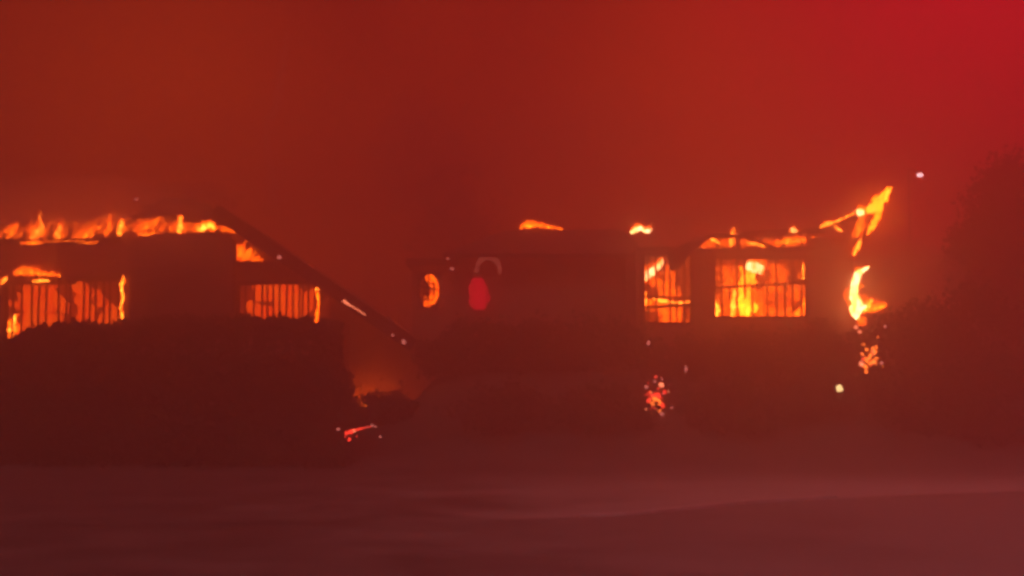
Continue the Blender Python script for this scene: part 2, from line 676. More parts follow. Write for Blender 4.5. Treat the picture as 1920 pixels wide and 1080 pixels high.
for i, px in enumerate((-40, 12, 48, 96, 133, 182, 216)):
    a = Vector((PX(px, YF), YF - 0.35, zt - 0.02))
    b = Vector((PX(px + 4, YR), YR - 0.1, PZ(408 if px > 60 else 416, YR) - 0.12))
    if i in (2, 4):
        b = a.lerp(b, 0.55)
    beam('rafter', a, b, 0.06, 0.13, 'char', roof_l, rough_=0.2, seed=i)
beam('eave_board', (xl, YF - 0.4, zt - 0.02), (PX(236, YF), YF - 0.4, zt + 0.02), 0.05, 0.15, 'char', roof_l, rough_=0.15)
# the long slope running down to the right
A2 = Vector((A.x, YF + DEPTH + 0.3, A.z))
B2 = Vector((Bp.x, YF + DEPTH + 0.3, Bp.z))
slab('sloping_roof', [A, Bp, B2, A2], 0.24, 'roofing', roof_l)
off = Vector((0, -0.05, 0))
beam('barge_board', A + off + Vector((0, 0, -0.16)), Bp + off + Vector((0, 0, -0.16)), 0.05, 0.30, 'char', roof_l)
# gable wall behind the open triangle, wall of the side passage, and its post


def sloped_wall(name, x0, x1, y0, y1, z0, mat, parent):
    bm = bmesh.new()
    q = []
    for y in (y0, y1):
        q.append([bm.verts.new(p) for p in ((x0, y, z0), (x1, y, z0), (x1, y, max(z0 + .05, under_slope(x1))), (x0, y, under_slope(x0)))])
    bm.faces.new(q[0])
    bm.faces.new(q[1][::-1])
    for k in range(4):
        bm.faces.new((q[0][k], q[1][k], q[1][(k + 1) % 4], q[0][(k + 1) % 4]))
    return link(name, from_bm(bm, name), mat, parent)


sloped_wall('gable_wall', A.x + .1, PX(560, YF), YF + 3.0, YF + 3.15, zl - .3, 'plaster', house)
sloped_wall('passage_wall', x622 + 0.02, Bp.x + .1, YF + 3.4, YF + 3.6, 0.9, 'plaster', house)

# ------------------------------------------------------------------ middle house
YM = 36.0
mid = thing('burning_house', at_base(1000, YM), 'dark burning house in the middle, veiled in smoke, flame on its ridge', 'house', 'burning houses on the bank')
zM = PZ(476, YM)
xm0, xm1 = PX(862, YM), PX(1190, YM)
boxes('wall', [(xm0, xm1, YM, YM + 0.25, 1.2, zM), (xm0, xm0 + .25, YM + .25, YM + 6, 1.2, zM), (xm1 - .25, xm1, YM + .25, YM + 6, 1.2, zM), (xm0 + .25, xm1 - .25, YM + 5.75, YM + 6, 1.2, zM)], 'stucco', mid)
rm = link('roof', from_bm(bmesh.new(), 'roof'), None, mid)
e0 = Vector((xm0 - 0.4, YM - 0.5, zM - 0.03))
e1 = Vector((xm1 + 0.3, YM - 0.5, zM - 0.03))
r0 = P(945, 432, YM + 3)
r1 = P(1165, 430, YM + 3)
f0 = Vector((xm0 - 0.4, YM + 6.5, zM - 0.03))
f1 = Vector((xm1 + 0.3, YM + 6.5, zM - 0.03))
slab('front_slope', [e0, e1, r1, r0], 0.12, 'roofing', rm)
slab('hip_slope', [e0, r0, f0], 0.12, 'roofing', rm)
slab('rear_slope', [f0, r0, r1, f1], 0.12, 'roofing', rm)
slab('hip_slope', [e1, f1, r1], 0.12, 'roofing', rm)
beam('gutter', e0 + Vector((0, -0.08, -0.06)), e1 + Vector((0, -0.08, -0.06)), 0.1, 0.1, 'iron', rm)
# low wing with the oval window
zW = PZ(497, YM)
wx0 = PX(772, YM)
ox0, ox1, oz0, oz1 = PX(781, YM), PX(827, YM), PZ(581, YM), PZ(509, YM)
wing = boxes('wing_wall', [(wx0, ox0, YM + .1, YM + .3, 1.2, zW), (ox1, xm0 - 0.002, YM + .1, YM + .3, 1.2, zW),
                           (ox0, ox1, YM + .1, YM + .3, 1.2, oz0), (ox0, ox1, YM + .1, YM + .3, oz1, zW),
                           (wx0, wx0 + .2, YM + .3, YM + 4, 1.2, zW), (wx0 + .2, xm0 - .002, YM + 3.8, YM + 4, 1.2, zW)], 'stucco', mid)
boxes('wing_roof', [(wx0 - .15, xm0 - .004, YM - .15, YM + 4.2, zW + .002, zW + .16)], 'roofing', mid)
# oval window: plate with an oval hole, cross bars
bm = bmesh.new()
cx, cz = (ox0 + ox1) / 2, (oz0 + oz1) / 2
hw, hh = (ox1 - ox0) / 2, (oz1 - oz0) / 2
NS = 24
rings = []
for k in range(NS):
    an = 2 * math.pi * k / NS
    c, s = math.cos(an), math.sin(an)
    q = 1 / max(abs(c), abs(s))
    row = []
    for yy, kk in ((YM + .12, 0), (YM + .12, 1), (YM + .24, 1), (YM + .24, 0)):
        if kk == 0:
            row.append(bm.verts.new((cx + c * q * hw * .995, yy, cz + s * q * hh * .995)))
        else:
            row.append(bm.verts.new((cx + c * hw * .80, yy, cz + s * hh * .86)))
    rings.append(row)
for k in range(NS):
    for j in range(4):
        bm.faces.new((rings[k][j], rings[(k + 1) % NS][j], rings[(k + 1) % NS][(j + 1) % 4], rings[k][(j + 1) % 4]))
ow = link('oval_window', from_bm(bm, 'oval_window'), 'char', mid)
beam('bar', (cx - hw * .8, YM + .18, cz + hh * .28), (cx + hw * .8, YM + .18, cz + hh * .05), 0.05, 0.06, 'char', ow)
beam('bar', (cx - hw * .1, YM + .21, cz - hh * .85), (cx - hw * .05, YM + .21, cz + hh * .85), 0.04, 0.05, 'char', ow)

for q in (-.45, .42):
    beam('bar', (cx - hw * .6, YM + .18, cz + hh * (q + .04)), (cx + hw * .6, YM + .18, cz + hh * (q - .05)), 0.04, 0.045, 'char', ow)
beam('bar', (cx + hw * .38, YM + .21, cz - hh * .7), (cx + hw * .42, YM + .21, cz + hh * .7), 0.035, 0.04, 'char', ow)

# ------------------------------------------------------------------ right house
YG = 33.0
rh = thing('burning_house', at_base(1400, YG), 'burning house on the right with two grilled windows and a fallen roof', 'house', 'burning houses on the bank')
x1193, x1201, x1300, x1338, x1515, x1600 = [PX(p, YG) for p in (1192, 1200, 1301, 1337, 1517, 1601)]
zT = PZ(466, YG)
w3t, w3b, w4t, w4b = PZ(474, YG), PZ(609, YG), PZ(480, YG), PZ(598, YG)
boxes('wall', [
    (x1193, x1201, YG, YG + T, 1.0, zT),
    (x1201, x1300, YG, YG + T, 1.0, w3b),
    (x1201, x1300, YG, YG + T, w3t, zT),
    (x1300, x1338, YG, YG + T, 1.0, zT),
    (x1338, x1515, YG, YG + T, 1.0, w4b),
    (x1338, x1515, YG, YG + T, w4t, zT),
    (x1515, x1600, YG, YG + T, 1.0, zT + 0.25),
    (x1193, x1193 + T, YG + T, YG + 6, 1.0, zT),
    (x1600 - T, x1600, YG + T, YG + 6, 1.0, zT + 0.25)], 'stucco', rh)
boxes('rear_wall', [(x1193 + T + .002, x1600 - T - .002, YG + 4.6, YG + 4.8, 1.0, zT + 0.2)], 'plaster', rh)
boxes('room_floor', [(x1193 + T + .002, x1600 - T - .002, YG + T + .002, YG + 4.598, 1.6, 1.9)], 'char', rh)
boxes('ceiling', [(x1193 + T + .002, PX(1330, YG), YG + T + .002, YG + 4.598, zT - 0.09, zT - 0.02),
                  (PX(1420, YG), x1600 - T - .002, YG + T + .002, YG + 4.598, zT - 0.09, zT - 0.02)], 'plaster', rh)
barred_window(rh, 1200, 1301, 474, 609, YG, [1216, 1231, (1246, 474, 560), 1257, 1270, 1285], [(1201, 555, 1300, 560), (1201, 577, 1300, 571)], bent=0.012, seed=21)
barred_window(rh, 1337, 1517, 480, 598, YG, [1354, (1369, 537, 598), 1384, (1398, 480, 560), (1412, 534, 598), (1440, 532, 598), 1457, (1473, 528, 598), 1488, 1504], [(1338, 539, 1516, 529)], bent=0.012, seed=22)
rr = link('roof', from_bm(bmesh.new(), 'roof'), None, rh)
YQ = YG + 2.4
slab('rear_slope', [P(1300, 447, YQ), P(1335, 438, YQ), P(1398, 436, YQ), P(1460, 448, YQ), P(1530, 444, YQ), Vector((x1600, YG + 5.2, zT - .1)), Vector((x1193 + .9, YG + 5.2, zT - .1))], 0.1, 'plaster', rr)
poly = [(1298, 463), (1331, 443), (1396, 443), (1456, 469), (1528, 466)]
for i in range(4):
    a = P(poly[i][0], poly[i][1], YG - 0.3)
    b = P(poly[i + 1][0], poly[i + 1][1], YG - 0.3)
    beam('eave_board', a, b, 0.06, 0.10, 'char', rr, rough_=0.2, seed=i)
beam('ridge_beam', P(1392, 440, YG), P(1545, 432, YG + 0.3), 0.1, 0.13, 'char', rr, rough_=0.2)
beam('eave_board', P(1194, 468, YG - .3), P(1262, 466, YG - .3), 0.06, 0.09, 'char', rr, rough_=0.2)
for i, (pa, ya, pb, yb_) in enumerate(((1345, 462, 1352, 440), (1385, 462, 1378, 440), (1425, 468, 1412, 446), (1470, 468, 1462, 440), (1505, 466, 1498, 438))):
    beam('rafter', P(pa, ya, YG - .2), P(pb, yb_, YQ - .3), 0.06, 0.1, 'char', rr, rough_=0.25, seed=i)
# the fallen wedge of eave hanging over the left window
slab('fallen_eave', [P(1248, 470, YG - .42), P(1258, 506, YG - .2), P(1272, 503, YG - .2), P(1304, 458, YG - .42), P(1296, 452, YG - .42)], 0.1, 'char', rr, ragged=0.03, seed=4, cuts=3)
# burning barge board that sweeps up over the right corner
beam('barge_board', P(1528, 431, YG - .3), P(1612, 402, YG - .3), 0.07, 0.13, 'char', rr, rough_=0.2)
beam('barge_board', P(1612, 402, YG - .3), P(1674, 350, YG - .3), 0.07, 0.11, 'char', rr, rough_=0.3)
beam('purlin', P(1608, 404, YG - .25), P(1600, 470, YG + .3), 0.09, 0.09, 'char', rr, rough_=0.25)
beam('purlin', P(1652, 372, YG - .25), P(1606, 474, YG - .05), 0.06, 0.07, 'char', rr, rough_=0.25)

# ------------------------------------------------------------------ foliage
def leaf_mesh(name, pts, size, rnd_seed=0, up=0.3):
    rg = np.random.default_rng(rnd_seed)
    n = len(pts)
    d1 = rg.normal(size=(n, 3))
    d1[:, 2] += up
    d1 /= np.linalg.norm(d1, axis=1)[:, None]
    d2 = rg.normal(size=(n, 3))
    d2 -= (d2 * d1).sum(1)[:, None] * d1
    d2 /= np.linalg.norm(d2, axis=1)[:, None]
    L_ = size * rg.uniform(0.6, 1.4, n)[:, None]
    W_ = L_ * rg.uniform(0.28, 0.5, n)[:, None]
    v = np.empty((n, 4, 3))
    v[:, 0] = pts
    v[:, 1] = pts + d1 * L_ * .5 + d2 * W_
    v[:, 2] = pts + d1 * L_
    v[:, 3] = pts + d1 * L_ * .5 - d2 * W_
    me = bpy.data.meshes.new(name)
    me.vertices.add(4 * n)
    me.vertices.foreach_set('co', v.reshape(-1))
    me.loops.add(4 * n)
    me.loops.foreach_set('vertex_index', np.arange(4 * n, dtype=np.int32))
    me.polygons.add(n)
    me.polygons.foreach_set('loop_start', np.arange(0, 4 * n, 4, dtype=np.int32))
    me.polygons.foreach_set('loop_total', np.full(n, 4, dtype=np.int32))
    me.update(calc_edges=True)
    me.validate()
    return me


def clump_points(c, rad, n_clump, n_leaf, seed, fill=0.55):
    rg = np.random.default_rng(seed)
    d = rg.normal(size=(n_clump, 3))
    d /= np.linalg.norm(d, axis=1)[:, None]
    rr_ = rg.uniform(fill, 1.0, n_clump)[:, None]
    cen = np.array(c) + d * rr_ * np.array(rad)
    cen[:, 2] = np.maximum(cen[:, 2], c[2] - rad[2] * 0.8)
    k = rg.integers(0, n_clump, n_leaf)
    cs = (0.26 * np.mean(rad)) * rg.uniform(0.5, 1.2, n_clump)[k][:, None]
    return cen[k] + rg.normal(size=(n_leaf, 3)) * cs * 0.62, cen


def limb(name, a, b, r0, r1, parent, bend=0.1, seed=0):
    rnd = random.Random(seed)
    a = Vector(a)
    b = Vector(b)
    sp = []
    for i in range(6):
        t = i / 5
        p = a.lerp(b, t) + Vector((rnd.uniform(-1, 1), rnd.uniform(-1, 1), 0)) * bend * math.sin(t * math.pi)
        sp.append((p, r0 + (r1 - r0) * t))
    return link(name, tube_mesh(name, sp, 7, 0.3, seed), 'bark', parent)


# the tall hedge in front of the left house
hx0, hx1 = PX(-330, 27.4), PX(632, 27.4)
hedge = thing('hedge', ((hx0 + hx1) / 2, 27.6, 0), 'tall dark hedge with a ragged top in front of the left house', 'hedge')
rg = np.random.default_rng(5)
prof_px = np.array([-340, 0, 40, 62, 85, 150, 240, 300, 430, 560, 600, 632])
prof_py = np.array([650, 646, 640, 628, 618, 619, 616, 606, 606, 608, 612, 614])
Zp = np.array([PZ(p, 27.3) for p in prof_py])
Xp = np.array([PX(p, 27.3) for p in prof_px])
n = 26000
hxv = rg.uniform(hx0, hx1 - 0.1, n)
top = np.interp(hxv, Xp, Zp) + 0.05 * np.sin(hxv * 9) * np.sin(hxv * 3.7 + 1)
face = rg.uniform(0, 1, n)
hz = rg.uniform(0.0, 1.0, n) ** 0.8 * top
hy = 27.0 + 0.18 * np.sin(hxv * 2.3) * np.sin(hz * 2.1) + np.abs(rg.normal(0, .16, n))
tm = face > 0.62
hy[tm] = rg.uniform(27.0, 28.3, tm.sum())
hz[tm] = top[tm] - np.abs(rg.normal(0, .12, tm.sum()))
em = face > 0.93
hxv[em] = hx1 - np.abs(rg.normal(0, .18, em.sum()))
hz[em] = rg.uniform(0, 1, em.sum()) * Zp[-1]
hpts = np.stack([hxv, hy, hz], 1)
# bulge low on the right end
nb = 700
bulge = np.stack([hx1 + np.abs(rg.normal(0, .13, nb)), rg.uniform(27, 28.2, nb), rg.uniform(0, PZ(700, 27.3), nb)], 1)
# upright sprigs on top
ns = 2200
sx = rg.uniform(hx0, hx1, 140)[rg.integers(0, 140, ns)]
sz = np.interp(sx, Xp, Zp) + rg.uniform(0, 0.14, ns) * (0.4 + 0.6 * np.sin(sx * 13) ** 2)
sprig = np.stack([sx + rg.normal(0, .025, ns), rg.uniform(27.1, 28.0, ns), sz], 1)
link('foliage', leaf_mesh('hedge_foliage', np.concatenate([hpts, bulge, sprig]), 0.12, 7, 0.5), 'leaf', hedge)
boxes('inner_growth', [(hx0, hx1 - .15, 27.25, 28.1, 0.1, 2.15)], 'bark', hedge)
for i, px in enumerate(range(-300, 640, 85)):
    limb('stem', (PX(px, 27.6), 27.6, -0.05), (PX(px + 8, 27.6), 27.6, 2.2), 0.06, 0.025, hedge, 0.1, i)


def shrub(px, py_top, Y, wpx, label, mat='leaf', seed=0, n=2600, group='shrubs on the dark bank', name='shrub', leaf=0.12, hfix=None):
    x = PX(px, Y)
    z0 = terrain(x, Y) - 0.03
    h = max(0.5, PZ(py_top, Y) - z0)
    w = wpx / FPX * Y / 2
    t = thing(name, (x, Y, z0), label, 'shrub', group)
    pts, cen = clump_points((x, Y, z0 + h * .5), (w, w * .8, h * .5), 46, n, seed)
    pts[:, 2] = np.maximum(pts[:, 2], z0 + .02)
    link('foliage', leaf_mesh('shrub_foliage', pts, leaf, seed), mat, t)
    rnd = random.Random(seed)
    for i in range(5):
        c = cen[rnd.randrange(len(cen))]
        limb('stem', (x + rnd.uniform(-.1, .1), Y + rnd.uniform(-.1, .1), z0), tuple(c), 0.035, 0.012, t, 0.08, seed * 7 + i)
    return t


SHR = [
    (700, 742, 31.0, 170, 'low shrub under the foot of the long sloping roof'),
    (850, 640, 31.5, 150, 'shrub below the oval window'),
    (905, 600, 31.8, 150, 'shrub right below the red lamp'),
    (1010, 608, 31.6, 170, 'round shrub in front of the middle house, below the ridge flame'),
    (1125, 604, 31.6, 170, 'shrub left of the grilled window of the right house'),
    (1250, 632, 31.0, 150, 'shrub below the narrow grilled window'),
    (1400, 620, 30.8, 190, 'wide shrub below the large grilled window'),
    (1530, 612, 31.0, 150, 'shrub between the large grilled window and the corner flame'),
    (1660, 602, 30.6, 150, 'shrub just right of the bright corner flame'),
    (960, 730, 28.6, 210, 'dark shrub low on the bank, in the middle of the frame'),
    (1130, 725, 28.2, 190, 'dark shrub left of the red ember bush'),
    (1370, 720, 28.0, 210, 'dark shrub right of the red ember bush'),
    (1510, 700, 28.4, 170, 'dark shrub left of the pale yellow ember'),
    (1730, 690, 27.8, 200, 'dark shrub right of the orange ember bush'),
    (1870, 660, 27.2, 220, 'rightmost dark shrub under the tree'),
    (1735, 566, 30.5, 170, 'tall shrub halfway between corner flame and tree'),
    (1830, 528, 29.8, 190, 'tallest shrub, against the tree on the right'),
]
for i, (px, py, Y, w, lab) in enumerate(SHR):
    shrub(px, py, Y, w, lab, 'leaf' if i % 3 else 'leaf_dry', 40 + i)


def tree(name, px, py_top, Y, wpx, crown_frac, label, seed, n=9000, cat='tree', group=None, leaf=0.16, lean=0.0):
    x = PX(px, Y)
    z0 = terrain(x, Y) - 0.05
    zt_ = PZ(py_top, Y)
    h = zt_ - z0
    w = wpx / FPX * Y / 2
    t = thing(name, (x, Y, z0), label, cat, group)
    ch = h * crown_frac / 2
    pts, cen = clump_points((x + lean, Y, zt_ - ch), (w, w, ch), 80, n, seed, 0.3)
    link('crown', leaf_mesh('crown', pts, leaf, seed), 'leaf', t)
    tr = limb('trunk', (x, Y, z0), (x + lean, Y, zt_ - ch * 0.7), 0.03 * h + .03, 0.05, t, 0.15, seed)
    rnd = random.Random(seed)
    for i in range(9):
        c = cen[rnd.randrange(len(cen))]
        limb('branch', (x + lean * .6, Y, zt_ - ch * rnd.uniform(1.2, 1.9)), tuple(c), 0.05, 0.015, tr, 0.12, seed * 3 + i)
    return t


tree('tree', 1940, 292, 37.0, 210, 0.9, 'dark leafy tree at the right edge of the frame', 71, 20000, group='trees round the houses')
tree('tree', 1868, 420, 36.0, 190, 0.9, 'lower dark tree left of the tree at the right edge', 75, 14000, group='trees round the houses')
tree('tree', 2050, 270, 46, 330, 0.85, 'dark tree cut off by the right edge, behind the nearer one', 72, 9000, group='trees round the houses')
tree('tree', 850, 300, 56, 150, 0.8, 'faint tall tree far off in the smoke above the middle house', 73, 1500, group='trees round the houses', leaf=0.4)

# ------------------------------------------------------------------ lamps
# red lamp hanging from a curved bracket on the middle house
YL = YM - 0.55
lt = thing('red_lamp', P(895, 580, YL), 'glowing red oval lamp under a pale curved bracket on the middle house', 'lamp')
sp = [(894, 520, 8), (896, 532, 16), (896, 548, 19), (897, 562, 19), (898, 574, 15), (898, 580, 8)]
spr = resample(sp, 12)
lg = None
for kk, nm in ((.5, 'lamp_glass'), (.78, 'lamp_globe'), (1.0, 'lamp_shade')):
    link(nm, tube_mesh(nm, [(P(a, 548 + (b - 548) * (.8 + .25 * kk), YL), max(.02, r * kk * YL / FPX)) for a, b, r in spr], 16, .5, 5 + int(kk * 9)), 'lamp_red', lt)
link('lamp_cap', tube_mesh('lamp_cap', [(P(893, 521, YL), .12), (P(893, 516, YL), .10), (P(893, 511, YL), .03)], 12), 'char', lt)
arc = resample([(893, 511, 3), (897, 492, 3.5), (910, 483, 4.5), (926, 485, 4.5), (936, 497, 4), (937, 512, 3)], 20)
spine = []
for i, (a, b, r) in enumerate(arc):
    q = P(a, b, YL + 0.5 * (i / 19) ** 2)
    spine.append((q, r * YL / FPX))
link('bracket', tube_mesh('bracket', [(q, r * 1.2) for q, r in spine], 8, .9, 3), 'bracket_painted_light', lt)

# far street lamp at the right
YS = 52.0
sx_ = PX(1708, YS)
sg = terrain(sx_, YS)
lampz = PZ(322, YS)
st = thing('street_lamp', (sx_, YS, sg), 'small white street lamp high above the burning corner', 'street lamp')
link('pole', tube_mesh('pole', [(Vector((sx_, YS, sg - .1)), .06), (Vector((sx_, YS, sg + 2)), .04), (Vector((sx_, YS, lampz + .1)), .03)], 10), 'iron', st)
link('arm', tube_mesh('arm', [(Vector((sx_, YS, lampz + .05)), .035), (Vector((sx_ + .15, YS, lampz + .12)), .03), (Vector((PX(1720, YS), YS, lampz + .06)), .03)], 8), 'iron', st)
lh = boxes('lamp_head', [(PX(1717, YS), PX(1733, YS), YS - .1, YS + .1, lampz - .02, lampz + .06)], 'iron', st)
link('bulb', tube_mesh('bulb', [(P(1720, 328, YS), .05), (P(1725, 328, YS), .075), (P(1730, 328, YS), .05)], 10), 'lamp_white', lh)


# ------------------------------------------------------------------ flames
def tongue(bm, base, h, r, lean, rnd, seg=7, rings=6):
    """one pointed lick of fire added to bm"""
    ph = rnd.uniform(0, 6.28)
    off = rnd.uniform(0, 90)
    prev = None
    for i in range(rings + 1):
        f_ = i / rings
        rr_ = r * (0.55 + 1.5 * f_ - 2.05 * f_ * f_) if f_ < 1 else r * .03
        rr_ = max(rr_, r * .03)
        sway = r * .8 * math.sin(ph + f_ * 3.5) * f_
        c = base + Vector((lean.x * f_ * f_ + sway, lean.y * f_ * f_, h * f_ + lean.z * f_))
        ring = []
        for k in range(seg):
            an = 6.2832 * k / seg
            q = rr_ * (1 + .45 * noise.noise(Vector((math.cos(an) * 1.2, math.sin(an) * 1.2, f_ * 3 + off))))
            ring.append(bm.verts.new(c + Vector((math.cos(an) * q, math.sin(an) * q * .8, 0))))
        if prev:
            for k in range(seg):
                bm.faces.new((prev[k], prev[(k + 1) % seg], ring[(k + 1) % seg], ring[k])).smooth = True
        else:
            bm.faces.new(ring[::-1])
        prev = ring
    bm.faces.new(prev)


def flame(label, Y, keys, hot=1, licks=2, seed=0, group='flames of the burning houses', outer=1.6, mats=None, name='flame', wob=0.5, flat=0.8, solid=0, cs=None):
    """keys: (px, py, radius in px) from the foot of the flame to its tip; it is built of many ragged licks along that line"""
    rnd = random.Random(seed * 13 + 5)
    s = Y / FPX
    t = thing(name, P(keys[0][0], keys[0][1], Y), label, 'flame', group)
    om, cm = mats or (('flame_outer', 'flame_mid'), ('flame_veil', 'flame_core'), ('flame_veil', 'flame_white'))[hot]
    length = sum(math.hypot(keys[i + 1][0] - keys[i][0], keys[i + 1][1] - keys[i][1]) for i in range(len(keys) - 1))
    rm_ = sum(k[2] for k in keys) / len(keys)
    n = int(max(10, min(60, 3.2 * length / max(rm_, 2.0))))
    rs = resample(keys, n)
    ob = bmesh.new()
    cb = bmesh.new()
    for i, (a, b, r) in enumerate(rs):
        r = max(r, 1.0)
        hm = .35 if r > 18 else 1.0
        q = rs[min(i + 1, n - 1)]
        dz = (b - q[1]) * s
        dx = (q[0] - a) * s
        for rep_ in range(2):
            ja, jb = rnd.gauss(0, .45) * r, rnd.gauss(0, .4) * r
            rr_ = r * rnd.uniform(.35, .8) * outer * .62
            base = P(a + ja, b + jb + r * .3, Y) + Vector((0, rnd.uniform(-.7, .7) * r * s, 0))
            tongue(ob, base, r * s * rnd.uniform(1.0, 2.3) * hm, rr_ * s, Vector((dx * rnd.uniform(0, 2.5) + rnd.gauss(0, .4) * r * s, 0, max(0, dz) * rnd.uniform(0, 1.5))), rnd)
        if rnd.random() < .85:
            ja, jb = rnd.gauss(0, .25) * r, rnd.gauss(0, .25) * r
            rr_ = r * rnd.uniform(.28, .75) * (cs or .9)
            tongue(cb, P(a + ja, b + jb + r * .35, Y), r * s * rnd.uniform(.8, 1.7) * hm, rr_ * s, Vector((dx * rnd.uniform(0, 2), 0, max(0, dz) * rnd.uniform(0, 1.2))), rnd)
    link('outer_flame', from_bm(ob, 'outer_flame'), om, t)
    if solid:      # one unbroken white hot body instead of scattered licks
        cb.free()
        me = tube_mesh('core', [(P(a + rnd.gauss(0, .08) * r, b, Y), max(.004, r * solid * s)) for a, b, r in rs], 11, .45, seed, flat)
        link('core', me, cm, t)
    else:
        link('core', from_bm(cb, 'core'), cm, t)
    for q in range(licks):
        i = rnd.randrange(n // 3, n)
        a, b, r = rs[i]
        r = min(max(r, 2.5), 7)
        lb = bmesh.new()
        tongue(lb, P(a + rnd.uniform(-.8, .8) * r, b, Y), rnd.uniform(1.8, 3.6) * r * s, r * .4 * s, Vector((rnd.uniform(-.6, 1.0) * r * s, 0, 0)), rnd)
        link('flame_lick', from_bm(lb, 'flame_lick'), om, t)
    return t


YA = YF + 0.9      # inside the attic of the left house
flame('flame at the left edge of the frame along the eave', YA, [(8, 452, 7), (14, 440, 9), (26, 430, 6), (34, 420, 2)], 0, 3, 1)
flame('bright yellow flame with a tall sprig on the left roof', YA, [(58, 452, 6), (68, 440, 9), (78, 430, 7), (74, 414, 3), (78, 398, 1)], 1, 3, 2)
flame('short upright flame right of the tall sprig flame', YA, [(108, 450, 6), (110, 438, 7), (112, 424, 3)], 1, 2, 3)
flame('low spreading flame over the left barred window', YA, [(140, 452, 6), (158, 444, 9), (176, 438, 8), (186, 426, 2)], 0, 4, 4)
flame('thin flame at the top of the left roof, where it starts to rise', YA + .5, [(200, 440, 6), (205, 422, 7), (207, 404, 2)], 0, 2, 5)
flame('pointed yellow flame beside the dark patch of roof', YA - .3, [(225, 440, 5), (226, 428, 6), (229, 412, 2)], 1, 1, 6)
flame('flame glowing behind the left end of the roof patch', YA + .6, [(262, 432, 6), (276, 424, 8), (292, 418, 5), (300, 408, 2)], 0, 1, 7)
flame('small yellow flame under the peak of the roof patch', YF - .2, [(336, 434, 5), (338, 422, 6), (339, 408, 3)], 1, 0, 8)
flame('dull flames along the left end of the pier top', YF - .2, [(262, 440, 3), (284, 441, 3.5), (300, 444, 4), (318, 442, 2.5)], 0, 2, 60)
flame('yellow flame on top of the dark pier', YF - .25, [(370, 432, 4), (383, 428, 6), (394, 424, 6), (404, 429, 3)], 1, 1, 9)
flame('thin line of fire along the eave board of the left house', YF - .5, [(40, 456, 2.2), (60, 457, 3.2), (90, 453, 1.6), (130, 452, 1.6), (165, 456, 2), (182, 454, 1)], 0, 1, 10, outer=1.5)
flame('flame in the lower left corner of the left barred window', YF + .6, [(18, 645, 10), (22, 625, 10), (24, 608, 6), (28, 592, 1.5)], 1, 3, 11)
flame('flame along the top of the left barred window', YF - .12, [(30, 514, 5), (45, 510, 6), (62, 512, 6), (90, 515, 4), (112, 518, 2)], 0, 3, 12)
flame('short bright streak on the rail of the left barred window', YF - .08, [(62, 528, 1.8), (75, 527, 2.6), (92, 527, 1.5)], 1, 0, 13, outer=1.3)
flame('beaded flame climbing the right jamb of the left window', YF - .1, [(229, 605, 1.5), (229, 592, 3.2), (226, 578, 2.0), (231, 560, 3.0), (228, 545, 2.2), (228, 532, 3.6), (232, 520, 1.5)], 1, 0, 14, outer=1.5, wob=.9)
flame('small flame at the left jamb, left edge of the frame', YF - .1, [(3, 532, 2), (8, 527, 4), (12, 520, 1.5)], 1, 0, 15)
flame('sparkling flame at the upper right corner of the slatted window', YF - .1, [(592, 543, 2), (601, 541, 3.2), (608, 538, 3), (616, 538, 1.2)], 1, 0, 16, outer=1.4)
flame('flame running down the right jamb of the slatted window', YF - .1, [(590, 612, 5), (593, 598, 4.5), (597, 575, 2), (596, 558, 2.2), (594, 548, 1.2)], 0, 0, 17, outer=1.5, mats=('flame_outer', 'flame_mid'))
flame('flame licking round the oval window', YM + .7, [(796, 575, 7), (812, 562, 9), (815, 545, 9), (812, 528, 8), (803, 518, 3)], 0, 1, 18, mats=('flame_outer', 'room_fire'))
flame('bright curl of fire on the right side of the oval window', YM + .02, [(803, 571, 2.2), (814, 567, 2.6), (820, 552, 2.4), (820, 535, 2.6), (812, 522, 3), (806, 516, 1.5)], 0, 0, 19, outer=1.3, mats=('flame_outer', 'flame_outer'))
flame('low orange flame lying along the ridge of the middle house', YM + 2.9, [(978, 427, 4), (990, 423, 5.5), (1004, 422, 5), (1022, 425, 3.5), (1040, 428, 2.6), (1056, 430, 1)], 0, 1, 20, outer=1.5)
flame('small white hot flame at the left roof corner of the right house', YG - .3, [(1183, 437, 4), (1192, 431, 6), (1200, 428, 5), (1208, 433, 4), (1216, 433, 5), (1220, 428, 1.5)], 2, 0, 21, outer=1.35, solid=.75)
flame('slanting bright flame in the narrow grilled window', YG + .7, [(1203, 525, 8), (1212, 516, 10), (1226, 506, 8), (1238, 496, 6), (1246, 484, 2)], 2, 1, 22, solid=.7)
flame('flame low at the left side of the narrow grilled window', YG + .6, [(1208, 578, 7), (1208, 564, 7), (1211, 550, 2)], 1, 1, 23)
flame('thin lying flame across the narrow grilled window', YG + .4, [(1226, 562, 2), (1240, 564, 3.6), (1256, 566, 2), (1276, 568, 2.4), (1298, 566, 1.4)], 1, 0, 24, outer=1.4)
flame('white hot head of fire in the large grilled window', YG + .9, [(1400, 497, 9), (1412, 500, 14), (1422, 504, 14), (1430, 508, 9)], 2, 2, 25, outer=1.3, solid=.75)
flame('tall yellow green flame in the middle of the large grilled window', YG + 1.0, [(1398, 588, 12), (1394, 566, 13), (1398, 545, 13), (1402, 525, 11), (1408, 508, 7)], 1, 2, 26, mats=('flame_mid', 'flame_green'))
flame('flame left of the tall one in the large grilled window', YG + .8, [(1374, 596, 9), (1374, 575, 8), (1377, 552, 5), (1382, 538, 1.5)], 1, 2, 27)
flame('low flame in the left corner of the large grilled window', YG + .7, [(1343, 596, 6), (1344, 582, 6), (1342, 566, 2)], 1, 1, 28)
flame('low flame in the right corner of the large grilled window', YG + .7, [(1484, 592, 4), (1498, 590, 6), (1506, 580, 5), (1508, 560, 2)], 0, 2, 29)
